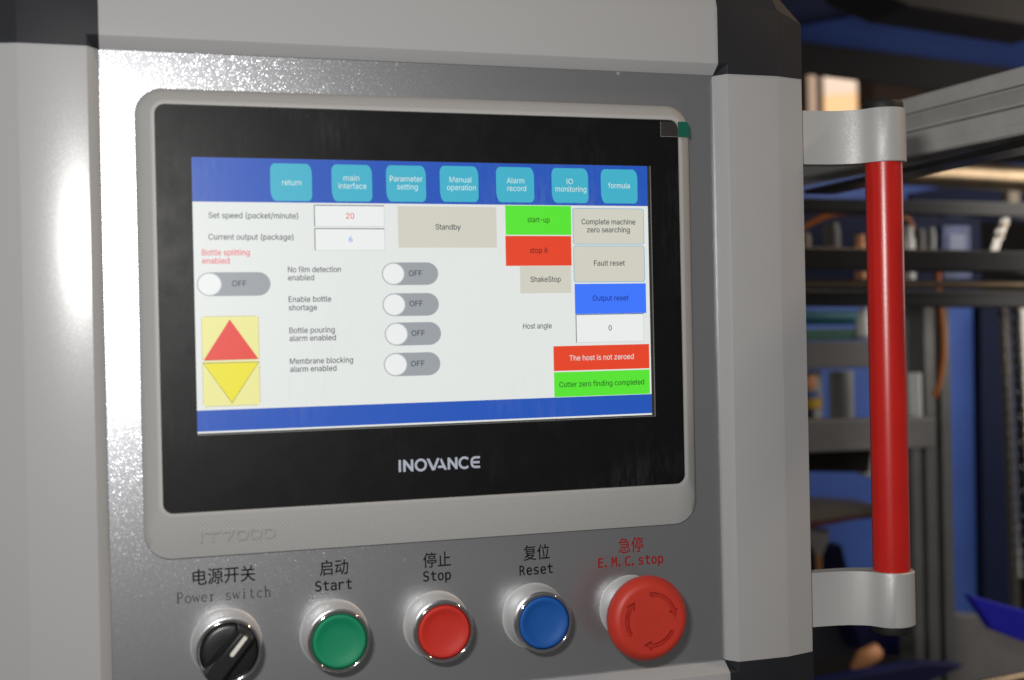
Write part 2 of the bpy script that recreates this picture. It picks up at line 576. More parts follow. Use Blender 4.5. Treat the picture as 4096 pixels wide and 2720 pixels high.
for cx, cz, sx, sz in ((OX0, OZ1, -1, 1), (OX1, OZ1, 1, 1), (OX1, OZ0, 1, -1), (OX0, OZ0, -1, -1)):
    g = G()
    def P(u, v, y): return (cx + sx * u, y, cz + sz * v)
    rings = []
    for k in range(6):
        ring = []
        for s, y in PROF:
            yy = y - 0.45
            e = -0.3
            mpt = (s, s) if 2 * s <= CUT else None
            if k == 0: q = P(e, s, yy + 4)
            elif k == 1: q = P(e, s, yy)
            elif k == 2: q = P(*(mpt or (CUT - s, s)), yy)
            elif k == 3: q = P(*(mpt or (s, CUT - s)), yy)
            elif k == 4: q = P(s, e, yy)
            else: q = P(s, e, yy + 4)
            ring.append(q)
        rings.append(ring)
    g.loft(rings, False)
    obj('corner_piece', g, CORNER, door, smooth=20)

# printed lettering on the panel
YP = 7.95
def lettering(fn, mt):
    g = G(); fn(g)
    return obj('printed_lettering', g, mt, door)

def serif(g, s, x0, x1, base, cap, y):
    cw = (x1 - x0) / len(s)
    A = lambda i, p: (x0 + (i + p[0]) * cw, base + p[1] * cap)
    thin, fat = 0.22, 0.5
    def arc(cx, cz, rx, rz, a0, a1, n=14):
        return [(cx + rx * math.cos(math.radians(a0 + (a1 - a0) * k / n)), cz + rz * math.sin(math.radians(a0 + (a1 - a0) * k / n))) for k in range(n + 1)]
    L = {
     'P': [([(.24, 0), (.24, 1)], fat), ([(.06, .02), (.45, .02)], thin), ([(.06, .98), (.5, .98)], thin), (arc(.48, .74, .32, .24, 90, -90), fat * .8), ([(.24, .5), (.48, .5)], thin)],
     'o': [(arc(.5, .31, .34, .31, 0, 360, 24), fat * .75)],
     'w': [([(.08, .6), (.3, .02)], fat * .8), ([(.3, .02), (.5, .56)], thin), ([(.5, .56), (.7, .02)], fat * .8), ([(.7, .02), (.92, .6)], thin), ([(0, .61), (.2, .61)], thin), ([(.82, .61), (1, .61)], thin)],
     'e': [([(.2, .34), (.8, .34)], thin), (arc(.5, .32, .32, .3, 5, 320, 20), fat * .7)],
     'r': [([(.36, 0), (.36, .62)], fat), ([(.15, .02), (.6, .02)], thin), ([(.18, .6), (.36, .6)], thin), (arc(.6, .36, .24, .24, 170, 60, 8), fat * .7)],
     's': [(arc(.5, .46, .25, .15, 20, 250, 12) + arc(.5, .16, .28, .15, 80, -160, 12), fat * .75)],
     'i': [([(.5, 0), (.5, .62)], fat), ([(.28, .02), (.72, .02)], thin), ([(.3, .6), (.5, .6)], thin), ([(.5, .82), (.5, .94)], fat)],
     't': [([(.42, .86), (.42, .14), (.5, .04), (.62, .03), (.75, .1)], fat * .8), ([(.2, .6), (.75, .6)], thin)],
     'c': [(arc(.54, .31, .34, .3, 45, 315, 18), fat * .75)],
     'h': [([(.24, 0), (.24, 1)], fat), ([(.06, .02), (.42, .02)], thin), ([(.1, .98), (.24, .98)], thin), (arc(.5, .4, .24, .21, 160, 0, 10) + [(.74, 0)], fat * .8), ([(.58, .02), (.92, .02)], thin)],
    }
    for i, ch in enumerate(s):
        k = 0
        for pts, wd in L.get(ch, ()):
            g.stroke([A(i, p) for p in pts], wd, y - 0.002 * k); k += 1

def words(*items):
    def fn(g):
        for kind, s, x0, x1, a, b in items:
            if kind == 'b': put_box_text(g, s, x0, x1, a, b, YP)
            else: put_mono(g, s, x0, x1, a, b, YP)
    return fn
lettering(words(('b', '\u7535\u6e90\u5f00\u5173', -3.2, 25.0, -195.4, -187.9)), INK)
lettering(lambda g: serif(g, 'Power switch', -10.8, 32.3, -203.1, 5.0, YP), GREYINK)
lettering(words(('b', '\u542f\u52a8', 55.0, 68.4, -195.4, -188.0), ('m', 'Start', 52.3, 70.4, -202.5, 4.7)), INK)
lettering(words(('b', '\u505c\u6b62', 104.9, 118.6, -195.4, -188.0), ('m', 'Stop', 104.4, 118.9, -201.8, 4.7)), INK)
lettering(words(('b', '\u590d\u4f4d', 155.8, 169.3, -195.5, -187.9), ('m', 'Reset', 153.1, 171.2, -202.6, 4.7)), INK)
lettering(words(('b', '\u6025\u505c', 206.2, 219.7, -195.5, -187.7), ('m', 'E.M.C.stop', 194.6, 231.0, -201.9, 4.7)), REDINK)

# ------------------------------------------------------------------ touch screen terminal
scr = thing('touch_screen', (112, 8, -182.3), 'wide touch screen terminal with black glass front and grey hatched bezel', 'touch screen')
def ring(rect, y): return [(x, y, z) for x, z in rect]
O = (-24.3, 248.7, -182.3, 31.8)
I = (-15.6, 239.9, -160.7, 23.4)
def inset(r, d): return (r[0] + d, r[1] - d, r[2] + d, r[3] - d)
def mixr(a, b, t): return tuple(a[i] + (b[i] - a[i]) * t for i in range(4))
S2 = inset(I, -2.1)
g = G()
NB = 12
rings = [ring(rrect(*O, 12.5, NB), 8.0), ring(rrect(*O, 12.5, NB), 6.4), ring(rrect(*inset(O, 0.35), 12.2, NB), 5.5),
         ring(rrect(*mixr(O, S2, .35), 10.5, NB), 3.0), ring(rrect(*mixr(O, S2, .7), 8.2, NB), 1.0), ring(rrect(*mixr(O, S2, .96), 6.6, NB), -0.35),
         ring(rrect(*S2, 6.3, NB), -0.55), ring(rrect(*inset(I, -1.0), 5.4, NB), -0.8), ring(rrect(*inset(I, -0.25), 4.7, NB), -0.75), ring(rrect(*I, 4.5, NB), 0.2)]
g.loft(rings)
bez = obj('bezel', g, BEZEL, scr, smooth=38)
# raised model lettering on the lower band
g = G()
yb = 0.0
for st in ([(0.55, -174.9), (0.55, -170.0)], [(2.2, -170.5), (9.0, -170.5)], [(5.6, -171.1), (5.6, -174.9)], [(10.0, -170.5), (14.6, -170.5), (12.3, -174.8)]):
    g.stroke(st, 1.0, yb, 0, 1.6)
for x in (16.6, 22.7, 28.9):
    c = [(px, pz) for px, pz in rrect(x, x + 4.4, -174.5, -170.4, 1.1, 3)]
    g.stroke(c + [c[0]], 0.95, yb, 0, 1.6)
g.v = [(x, y + 1.75 - (z + 174.8) / 4.8 * 1.5, z) for x, y, z in g.v]
obj('raised_lettering', g, mat('raised_bezel_plastic', (0.345, 0.342, 0.336, 1), 0.5, 0, 0.35), bez)

# black glass with an opening for the display
SW, SH = 222.72, 125.28
g = G()
outer = rrect(*inset(I, -0.2), 4.5, NB)
def to_rect(p, rct):
    return (min(max(p[0], rct[0]), rct[1]), min(max(p[1], rct[2]), rct[3]))
k = NB + 1
cor = [(SW + 2.1, 0.15), (-0.12, 0.15), (-0.12, -SH - 0.95), (SW + 2.1, -SH - 0.95)]
inner = []
for c in range(4):
    inner += [cor[c]] * k
g.loft([ring(outer, 0.0), ring(inner, 0.0), ring(inner, 0.5)])
gl = obj('front_glass', g, GLASS, scr, weld=True)
# maker's name printed on the glass
g = G()
yl = -0.02
zb, zt = -147.45, -141.75
sw = 1.12
def L(*p): g.stroke(p, sw, yl)
def farc(cx, cz, rx, rz, a0, a1, n=22):
    return [(cx + rx * math.cos(math.radians(a0 + (a1 - a0) * t / n)), cz + rz * math.sin(math.radians(a0 + (a1 - a0) * t / n))) for t in range(n + 1)]
L((92.75, zb), (92.75, zt))
for x0, x1 in ((94.35, 99.3), (116.1, 121.0)):
    g.face([(x0, yl, zb), (x0 + 1.2, yl, zb), (x0 + 1.2, yl, zb + 3.6), (x1 - 1.0, yl, zb), (x1, yl, zb), (x1, yl, zt), (x1 - 1.2, yl, zt), (x1 - 1.2, yl, zt - 3.4), (x0 + 1.0, yl, zt), (x0, yl, zt)])
L(*farc(102.95, -144.6, 2.45, 2.5, 0, 360, 32))
g.face([(105.85, yl, zt), (107.15, yl, zt), (109.1, yl, zb + 1.5), (110.9, yl, zt), (112.2, yl, zt), (109.75, yl, zb), (108.35, yl, zb)])
g.face([(113.05, yl, zt + .05), (115.75, yl, zb), (114.4, yl, zb), (113.95, yl, zb + 0.95), (111.1, yl, zb + 0.95), (111.6, yl, zb + 2.1), (113.4, yl, zb + 2.1), (112.45, yl, zt - 1.05)])
L(*farc(124.45, -144.6, 2.45, 2.5, 42, 318))
L((132.2, -142.3), (129.5, -142.3), (128.5, -142.8), (128.05, -143.8), (128.05, -145.4), (128.5, -146.4), (129.5, -146.9), (132.2, -146.9))
L((128.5, -144.6), (132.0, -144.6))
obj('brand_lettering', g, LOGO, gl)
# grey line and dark margin of the panel behind the glass
g = G()
for a in ([(SW + 1.45, 0.15), (SW + 1.95, 0.15), (SW + 1.95, -SH - 0.9), (SW + 1.45, -SH - 0.9)], [(0, -SH - 0.62), (SW + 1.45, -SH - 0.62), (SW + 1.45, -SH - 0.9), (0, -SH - 0.9)]):
    g.face([(x, 0.3, z) for x, z in a])
obj('display_edge', g, mat('display_edge_grey', (0.16, 0.16, 0.15, 1), 0.5), gl)
g = G()
g.face([(-0.5, 0.45, 0.5), (SW + 2.5, 0.45, 0.5), (SW + 2.5, 0.45, -SH - 1.5), (-0.5, 0.45, -SH - 1.5)])
obj('display_margin', g, mat('display_margin_black', (0.022, 0.021, 0.02, 1), 0.5), gl)

# the display itself, laid out in its own 1024 x 600 pixels
def ux(u): return u * SW / 1024
def uz(v): return -v * SH / 600
PX = SW / 1024
C_ = {
 'white': screen_mat('pixel_white', (224, 228, 225), dusty=True), 'blue': screen_mat('pixel_header_blue', (28, 82, 180), dusty=True), 'cyan': screen_mat('pixel_cyan', (62, 174, 199)),
 'paper': screen_mat('pixel_bright_white', (232, 235, 234)), 'text': screen_mat('pixel_text_grey', (54, 60, 68)), 'tw': screen_mat('pixel_text_white', (212, 228, 226)),
 'grey': screen_mat('pixel_toggle_grey', (152, 157, 162)), 'beige': screen_mat('pixel_beige', (207, 205, 191)), 'green': screen_mat('pixel_green', (86, 226, 48)),
 'red': screen_mat('pixel_red', (226, 66, 34)), 'vivid': screen_mat('pixel_vivid_blue', (58, 116, 250)), 'dgreen': screen_mat('pixel_dark_green_text', (24, 84, 18)),
 'dred': screen_mat('pixel_dark_red_text', (92, 18, 14)), 'dblue': screen_mat('pixel_dark_blue_text', (16, 40, 130)), 'pink': screen_mat('pixel_red_text', (226, 76, 88)),
 'tblue': screen_mat('pixel_blue_text', (92, 140, 240)), 'pale': screen_mat('pixel_pale_yellow', (232, 228, 150)), 'tri': screen_mat('pixel_triangle_red', (226, 72, 62)),
 'yel': screen_mat('pixel_triangle_yellow', (232, 222, 52)), 'edge': screen_mat('pixel_thin_blue', (122, 170, 205)), 'dash': screen_mat('pixel_dash_grey', (120, 122, 84)), 'shade': screen_mat('pixel_field_shadow', (82, 88, 96)), 'ring': screen_mat('pixel_toggle_ring', (178, 184, 190)),
}
YD = 0.30
g = G()
g.face([(0, YD, 0), (SW, YD, 0), (SW, YD, -SH), (0, YD, -SH)])
disp = obj('display', g, C_['white'], scr)
class UI:
    """one widget on the display"""
    def __init__(s, name): s.name, s.g, s.mats = name, G(), []
    def mi(s, c):
        if c not in s.mats: s.mats.append(c)
        return s.mats.index(c)
    def poly(s, pts, c, lay=1): s.g.face([(ux(u), YD - 0.02 * lay, uz(v)) for u, v in pts], s.mi(c)); return s
    def rect(s, u0, v0, u1, v1, c, lay=1): return s.poly([(u0, v0), (u1, v0), (u1, v1), (u0, v1)], c, lay)
    def rr(s, u0, v0, u1, v1, r, c, lay=1): return s.poly(rrect(u0, u1, v0, v1, r, 6), c, lay)
    def line(s, pts, wd, c, lay=2):
        s.g.stroke([(ux(u), uz(v)) for u, v in pts], wd * PX, YD - 0.02 * lay, s.mi(c)); return s
    def text(s, t, u0, u1, base, c, lay=3, cap=12.1):
        put_text(s.g, t, ux(u0), ux(u1), uz(base), cap * PX, YD - 0.02 * lay, s.mi(c), 0.001 if c == 'tw' else 0.009); return s
    def done(s): return obj(s.name, s.g, [C_[c] for c in s.mats], disp)

UI('header_bar').rect(0, 0, 1024, 96.5, 'blue').done()
for u0, v0, u1, v1, tx in ((161, 10, 249, 93, (('return', 186, 226, 58),)), (291, 10, 379, 92.5, (('main', 317, 351, 46), ('interface', 306, 366, 64))),
        (410, 9.5, 498.5, 92, (('Parameter', 418, 491, 46), ('setting', 434, 480, 64))), (530, 8.5, 618, 91, (('Manual', 552, 603, 46), ('operation', 546, 612, 64))),
        (659, 8.5, 748, 90.5, (('Alarm', 684, 725, 46), ('record', 685, 729, 64))), (790, 8.5, 878, 90.5, (('IO', 826, 841, 46), ('monitoring', 799, 873, 64))),
        (909, 9, 999, 90.5, (('formula', 927, 980, 54),))):
    q = UI('menu_button')
    def cc(cu, cv, ru, rv, a0):
        return [(cu + ru * math.cos(math.radians(a0 + 90 * t / 7)), cv + rv * math.sin(math.radians(a0 + 90 * t / 7))) for t in range(8)]
    q.poly(cc(u1 - 9, v1 - 14, 9, 14, 0) + cc(u0 + 11, v1 - 26, 11, 26, 90) + cc(u0 + 10, v0 + 16, 10, 16, 180) + cc(u1 - 12, v0 + 22, 12, 22, 270), 'cyan', 2)
    for t in tx: q.text(*t, 'tw')
    q.done()
UI('footer_bar').rect(0, 550, 1024, 596, 'blue').done()
for lines, c in (((('Set speed (packet/minute)', 32, 218, 132),), 'text'), ((('Current output (package)', 31, 207, 179),), 'text'),
        ((('Bottle splitting', 17, 115, 213), ('enabled', 17, 73, 231)), 'pink'), ((('No film detection', 194, 307, 251), ('enabled', 194, 249, 269)), 'text'),
        ((('Enable bottle', 194, 285, 317), ('shortage', 194, 254, 335.5)), 'text'), ((('Bottle pouring', 194, 291, 386), ('alarm enabled', 194, 293, 403.5)), 'text'),
        ((('Membrane blocking', 194, 329, 454.5), ('alarm enabled', 194, 293, 472)), 'text'), ((('Host angle', 715, 783, 386.5),), 'text')):
    q = UI('screen_text')
    for l in lines: q.text(*l, c)
    q.done()
def field(u0, v0, u1, v1, t, a, b, base, c):
    UI('value_field').rect(u0, v0, u1, v1, 'paper').line([(u0 + .8, v1), (u0 + .8, v0 + .8), (u1, v0 + .8)], 1.8, 'shade').line([(u1 - .4, v0 + 2), (u1 - .4, v1 - .4), (u0 + 2, v1 - .4)], .7, 'ring').text(t, a, b, base, c).done()
field(252, 101, 404.5, 149, '20', 320.5, 338.5, 131.3, 'pink')
field(252, 153, 404.5, 202.5, '6', 325.5, 333.5, 183.5, 'tblue')
field(841, 354.5, 1008, 422, '0', 920.5, 928.5, 394.5, 'text')
for u0, v0, u1, v1, a, b, base in ((5, 250, 157, 302, 77, 107, 281), (396, 230, 522, 281.5, 456, 485.5, 261), (396, 300, 522, 352, 456, 486, 330), (399.5, 366.5, 525.5, 419, 459, 489, 397.5), (396, 435.5, 522.5, 488.5, 456.5, 487, 467)):
    h = (v1 - v0) / 2
    q = UI('toggle_switch').rr(u0, v0, u1, v1, h - .01, 'grey')
    circ = lambda r: [(u0 + h + r * math.cos(2 * math.pi * t / 40), v0 + h + r * math.sin(2 * math.pi * t / 40)) for t in range(40)]
    q.poly(circ(h - .8), 'ring', 2).poly(circ(h - 2.8), 'paper', 3).text('OFF', a, b, base, 'text', 4).done()
UI('screen_button').rect(434, 102, 658, 196.5, 'beige').text('Standby', 518, 575.5, 155, 'text').done()
UI('screen_button').rect(679, 98, 835, 166.5, 'green').text('start-up', 731, 783.5, 137, 'dgreen').done()
UI('screen_button').rect(678, 169, 834, 239, 'red').text('stop it', 735, 777, 209, 'dred').done()
UI('screen_button').rect(710.5, 240, 832, 303.5, 'beige').text('ShakeStop', 735, 807, 277, 'text').done()
UI('screen_button').rr(838.5, 102.5, 1013.5, 189, 6, 'edge').rr(840, 104, 1012, 187.5, 5, 'beige', 2).text('Complete machine', 860, 992, 141, 'text').text('zero searching', 873, 978, 160, 'text').done()
UI('screen_button').rr(838.5, 191.5, 1013.5, 279, 6, 'edge').rr(840, 193, 1012, 277.5, 5, 'beige', 2).text('Fault reset', 888, 964, 239.5, 'text').done()
UI('screen_button').rect(840, 282.5, 1015, 354, 'vivid').text('Output reset', 883, 971, 323, 'dblue').done()
UI('screen_button').rect(786, 429, 1020, 487.5, 'red').text('The host is not zeroed', 824, 981, 464, 'tw').done()
UI('screen_button').rect(786, 490.5, 1020, 549, 'green').text('Cutter zero finding completed', 798, 1006, 526, 'dgreen').done()
q = UI('arrow_button').rr(13, 346, 130, 443, 6, 'pale')
q.line([(18, 441.3), (70, 355), (126, 440.6), (18, 441.3)], 1.5, 'dash', 2).poly([(70.5, 353), (15.5, 441.5), (128.5, 441)], 'tri', 2.5)
dash = lambda q, pts: [q.line([(a[0] + (b[0] - a[0]) * t / n, a[1] + (b[1] - a[1]) * t / n), (a[0] + (b[0] - a[0]) * (t + .55) / n, a[1] + (b[1] - a[1]) * (t + .55) / n)], 1.1, 'dash', 3) for a, b, n in pts for t in range(n)]
dash(q, (((18, 346), (126, 346), 18), ((13, 350), (13, 443), 15), ((130, 350), (130, 443), 15)))
q.done()
q = UI('arrow_button').rr(13, 444, 130, 542, 6, 'pale').poly([(13.5, 446.5), (129.5, 447), (72, 537)], 'dash', 2).poly([(15.5, 448), (127.5, 448.3), (72, 534.8)], 'yel', 3)
dash(q, (((18, 542), (126, 542), 18), ((13, 446), (13, 538), 15), ((130, 446), (130, 538), 15)))
q.done()

# pull tab of the protective film, stuck over the upper right corner
tab = thing('film_tab', (240, -1, 15), 'green pull tab on clear film strip at the corner of the touch screen', 'film tab')
mt, nt, b = new_mat('clear_film')
outn = nt.nodes['Material Output']
b.inputs['Base Color'].default_value = (0.25, 0.22, 0.2, 1); b.inputs['Roughness'].default_value = 0.3
tr = N(nt, 'ShaderNodeBsdfTransparent'); mx = N(nt, 'ShaderNodeMixShader'); mx.inputs[0].default_value = 0.06
nt.links.new(tr.outputs[0], mx.inputs[1]); nt.links.new(b.outputs[0], mx.inputs[2]); nt.links.new(mx.outputs[0], outn.inputs[0])
g = G(); g.prism(rrect(230.0, 239.6, 15.0, 22.6, 0.3, 2), -1.02, -0.98)
obj('clear_film', g, mt, tab)
g = G(); g.stroke([(239.4, 15.0), (230.0, 15.0), (230.0, 22.4)], 0.13, -1.05)
obj('film_edge', g, mat('film_edge_sheen', (0.35, 0.33, 0.3, 1), 0.4), tab)
g = G(); g.prism([(239.5, 14.9), (245.4, 14.9), (245.7, 15.4), (245.6, 20.3), (245.2, 21.4), (244.6, 22.6), (239.5, 22.7)], -1.35, -1.15)
obj('green_tab', g, mat('green_tab_paper', (0.0, 0.085, 0.055, 1), 0.4, var=0.15, vscale=120), tab)

# ------------------------------------------------------------------ push buttons, switch, emergency stop
BZ = -223.0
COLLAR = [(16.3, 8.2), (16.3, 7.5), (16.0, 7.2), (15.5, 5.6), (15.1, 3.6), (14.8, 1.2), (14.65, -1.2), (14.6, -3.2), (14.45, -3.5), (14.45, -5.2)]
RINGP = [(14.45, -5.2), (14.5, -6.6), (14.45, -8.0), (14.2, -8.9), (13.7, -9.3), (13.2, -9.3), (12.8, -8.9), (12.6, -8.0), (12.55, -6.0)]
def collar(root, cx):
    g = G(); g.lathe(cx, BZ, COLLAR, 72)
    c = obj('collar', g, SATIN, root, smooth=30)
    g = G(); g.lathe(cx, BZ, RINGP, 72)
    obj('chrome_ring', g, CHROME, root, smooth=50)
def push_button(cx, col, label):
    t = thing('push_button', (cx, 8, BZ - 16), label, 'push button', 'round push buttons in a row under the touch screen')
    collar(t, cx)
    g = G(); g.lathe(cx, BZ, [(12.5, -6.0), (12.5, -7.6), (12.35, -8.5), (11.9, -9.0), (11.2, -9.1), (10.0, -8.7), (8.6, -8.0), (7.0, -7.6), (4.0, -7.4), (1.5, -7.35), (0.0, -7.35)], 64)
    obj('button_cap', g, mat('button_plastic', col, 0.6, 0, 0.35, bump=0.02, bscale=3000, var=0.05, vscale=70), t, smooth=60)
push_button(61.0, (0.0, 0.19, 0.085, 1), 'green push button with chrome ring below the word Start')
push_button(110.6, (0.46, 0.020, 0.012, 1), 'flat red push button with chrome ring below the word Stop')
push_button(160.3, (0.004, 0.075, 0.31, 1), 'blue push button with chrome ring below the word Reset')

sel = thing('selector_switch', (11.2, 8, BZ - 16), 'black rotary selector switch with white pointer line at lower left', 'selector switch')
collar(sel, 11.2)
g = G(); g.lathe(11.2, BZ, [(12.55, -6.0), (12.5, -8.2), (12.0, -9.0), (10.5, -9.4), (6, -9.5), (0, -9.5)], 64)
obj('rotor_disc', g, BLACKP, sel, smooth=45)
a = math.radians(50)
dx, dz = math.cos(a), math.sin(a)
def K(u, v): return (11.2 + u * dx - v * dz, BZ + u * dz + v * dx)   # u along the grip, v across it
g = G()
lo = [(-13.2, -4.6), (12.0, -4.6), (13.0, -2.5), (13.0, 2.5), (12.0, 4.9), (-13.2, 4.9), (-14.6, 2.4), (-14.6, -2.2)]
mi_ = [(-13.0, -4.3), (11.6, -4.3), (12.6, -2.3), (12.6, 2.3), (11.6, 4.5), (-13.0, 4.5), (-14.4, 2.2), (-14.4, -2.0)]
hi = [(-12.4, -3.4), (10.4, -3.4), (11.2, -2.0), (11.2, 1.8), (10.4, 3.0), (-12.4, 3.4), (-13.6, 1.8), (-13.6, -1.8)]
R3 = [[(K(u, v)[0], y, K(u, v)[1]) for u, v in s] for s, y in ((lo, -7.0), (mi_, -13.0), (hi, -18.2))]
g.loft(R3); g.face(R3[-1])
knob = obj('grip', g, BLACKP, sel, smooth=20, bevel=0.5)
g = G()
g.prism([K(u, v) for u, v in ([(1.0 + 0.9 * math.cos(math.radians(t)), 0.9 * math.sin(math.radians(t))) for t in range(90, 271, 30)] + [(10.6, -0.9), (10.6, 0.9)])], -18.45, -17.9)
obj('pointer_line', g, WHITEP, knob)

es = thing('emergency_stop', (211.4, 8, BZ - 21), 'large red mushroom emergency stop button with three turning arrows', 'emergency stop')
EX, EZ = 211.4, BZ - 0.8
g = G(); g.lathe(EX, BZ, COLLAR[:7] + [(14.3, -1.6), (13.4, -1.9), (12.2, -1.9)], 72)
obj('collar', g, SATIN, es, smooth=30)
g = G(); g.lathe(EX, BZ, [(13.2, -1.5), (12.9, -4), (11.2, -7), (10.6, -13)], 64)
obj('neck', g, mat('dull_steel_neck', (0.25, 0.26, 0.27, 1), 0.3, 1.0), es, smooth=40)
ERED = mat('orange_red_plastic', (0.46, 0.030, 0.016, 1), 0.5, 0, 0.45, bump=0.05, bscale=2500, var=0.05, vscale=50)
def knurl(r, y, i): return r + (0.17 if (i // 2) % 2 else -0.10) if (r > 20.2 and -16.6 < y < -12.4) else r
g = G()
g.lathe(EX, EZ, [(10.0, -10.6), (17.5, -11.2), (20.0, -12.0), (20.5, -12.8), (20.6, -14.6), (20.55, -16.2), (20.1, -16.9), (19.8, -17.5), (18.9, -18.9), (17.6, -19.9), (16.6, -20.25), (15.8, -20.3), (15.8, -18.0)], 480, mod=knurl)
cap_ = obj('mushroom_cap', g, ERED, es, smooth=35)
# face with three sunk arrows: a filled outline with arrow-shaped holes, and a floor 0.9 mm below
def arrow(a0, a1):
    r0, r1, rc = 11.5, 13.6, 12.55
    pts = []
    n = 14
    s_ = -1 if a1 < a0 else 1
    for t in range(n + 1):
        q = math.radians(a0 + (a1 - a0) * t / n); pts.append((r1 * math.cos(q), r1 * math.sin(q)))
    for r, off in ((15.0, 0), (12.7, s_ * 19), (9.9, 0)):
        q = math.radians(a1 + off); pts.append((r * math.cos(q), r * math.sin(q)))
    for t in range(n + 1):
        q = math.radians(a1 + (a0 - a1) * t / n); pts.append((r0 * math.cos(q), r0 * math.sin(q)))
    return pts
cu = bpy.data.curves.new('face', 'CURVE'); cu.dimensions = '2D'; cu.fill_mode = 'BOTH'; cu.extrude = 1.1
loops = [[(15.8 * math.cos(2 * math.pi * t / 120), 15.8 * math.sin(2 * math.pi * t / 120)) for t in range(120)], arrow(92, 20), arrow(212, 150), arrow(332, 270)]
for lp in loops:
    sp = cu.splines.new('POLY'); sp.points.add(len(lp) - 1); sp.use_cyclic_u = True
    for p_, q in zip(sp.points, lp): p_.co = (q[0], q[1], 0, 1)
to = bpy.data.objects.new('face', cu); sc.collection.objects.link(to)
me = bpy.data.meshes.new_from_object(to.evaluated_get(bpy.context.evaluated_depsgraph_get()))
g = G(); g.raw([(EX + v.co.x, -19.2 - v.co.z, EZ + v.co.y) for v in me.vertices], [tuple(p.vertices) for p in me.polygons])
bpy.data.objects.remove(to); bpy.data.curves.remove(cu); bpy.data.meshes.remove(me)
face = obj('arrow_face', g, ERED, es)
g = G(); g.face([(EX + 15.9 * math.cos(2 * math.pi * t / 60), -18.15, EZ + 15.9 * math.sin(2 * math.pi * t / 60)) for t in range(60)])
obj('arrow_floor', g, mat('shaded_red_plastic', (0.36, 0.022, 0.013, 1), 0.65, 0, 0.3, var=0.2, vscale=300), face)  # darker red puts the shade of the sunk arrows into the colour

# ------------------------------------------------------------------ pull handle
hd = thing('pull_handle', (359.6, 0, -245), 'red tube pull handle held by two silver brackets on the door edge', 'handle')
HX = 359.6
def bracket(z0, z1):
    o_ = [(314.3, 8.6), (322, 8.2), (330, 7.2), (337, 5.4), (342.5, 2.6), (345.6, 0.2), (347.5, -2.4)]
    for t in range(0, 25):
        q = math.radians(205 + (360 + 120 - 205) * t / 24); o_.append((HX + 11.9 * math.cos(q), 11.9 * math.sin(q)))
    o_ += [(347, 13.4), (338, 15.6), (326, 16.8), (314.3, 17.0)]
    g = G(); k = len(o_)
    def rg(d, z):
        # slightly smaller outline for the rounded rim
        cx, cy = 345, 4
        return [(x + (cx - x) * d, y + (cy - y) * d * 2, z) for x, y in o_]
    rings = [rg(.012, z0), rg(0, z0 + .5), rg(0, z1 - .5), rg(.012, z1)]
    g.loft(rings)
    g.face(rings[0]); g.face(rings[-1])
    br = obj('bracket', g, BRACK, hd, smooth=28)
    return br
bt = bracket(3.9, 32.4)
bb = bracket(-242.6, -213.8)
for br, z0, z1 in ((bt, 32.4, 37.4), (bb, -247.8, -242.6)):
    g = G()
    lo_, hi_ = (z0, z1) if br is bt else (z1, z0)
    prof = [(10.7, lo_), (10.7, lo_ + (hi_ - lo_) * .55), (10.2, lo_ + (hi_ - lo_) * .8), (8.8, lo_ + (hi_ - lo_) * .94), (5, hi_), (0, hi_)]
    rings = [[(HX + r * math.cos(2 * math.pi * t / 48), r * math.sin(2 * math.pi * t / 48), z) for t in range(48)] for r, z in prof]
    g.loft(rings)
    obj('end_cap', g, DARKEDGE, br, smooth=40)
g = G(); g.tube([(HX, 0, -214.5), (HX, 0, 4.5)], 9.75, 64, cap=False)
obj('grip_tube', g, RED, hd, smooth=30)

# ------------------------------------------------------------------ the machine behind the door, out of focus
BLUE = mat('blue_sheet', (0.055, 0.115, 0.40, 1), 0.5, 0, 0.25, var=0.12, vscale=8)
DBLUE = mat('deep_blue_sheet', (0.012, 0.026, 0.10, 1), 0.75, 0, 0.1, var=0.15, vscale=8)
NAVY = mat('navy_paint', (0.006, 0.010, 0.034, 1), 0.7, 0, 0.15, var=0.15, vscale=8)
VIVID = mat('ultramarine_plastic', (0.012, 0.012, 0.42, 1), 0.35, var=0.1, vscale=10)
BLK = mat('black_anodised', (0.007, 0.007, 0.008, 1), 0.32, 0, 0.35, var=0.2, vscale=20)
BEAMK = mat('dull_black_beam', (0.009, 0.0085, 0.009, 1), 0.8, 0, 0.15, var=0.3, vscale=6)
BRN = mat('brown_black_paint', (0.018, 0.015, 0.013, 1), 0.75, 0, 0.2, var=0.2, vscale=8)
ALU = mat('extruded_aluminium', (0.56, 0.56, 0.54, 1), 0.4, 0.3, 0.5, var=0.1, vscale=25)
DALU = mat('dull_grey_aluminium', (0.16, 0.16, 0.155, 1), 0.4, 0.4, var=0.15, vscale=20)
STEEL = mat('ground_steel', (0.24, 0.18, 0.115, 1), 0.36, 1.0, var=0.2, vscale=30)
GREYM = mat('grey_casting', (0.18, 0.17, 0.165, 1), 0.5, 0.2, var=0.15, vscale=12)
LGREY = mat('light_grey_plastic', (0.38, 0.39, 0.38, 1), 0.45, var=0.08, vscale=12)
WHT = mat('white_fitting', (0.75, 0.74, 0.7, 1), 0.4)
ORG = mat('orange_hose', (0.5, 0.13, 0.005, 1), 0.4)
COP = mat('copper_cap', (0.8, 0.36, 0.16, 1), 0.6, 0.1)
TEAL = mat('teal_tube', (0.03, 0.16, 0.22, 1), 0.35, var=0.1, vscale=15)
GREENG = mat('green_sheet_edge', (0.06, 0.18, 0.13, 1), 0.35)
YELL = mat('yellow_band', (0.6, 0.36, 0.01, 1), 0.45)
BLUEL = mat('blue_band', (0.03, 0.1, 0.32, 1), 0.45)
TAN = mat('tan_block', (0.3, 0.24, 0.17, 1), 0.5)
RUST = mat('dark_red_edge', (0.09, 0.008, 0.004, 1), 0.5)
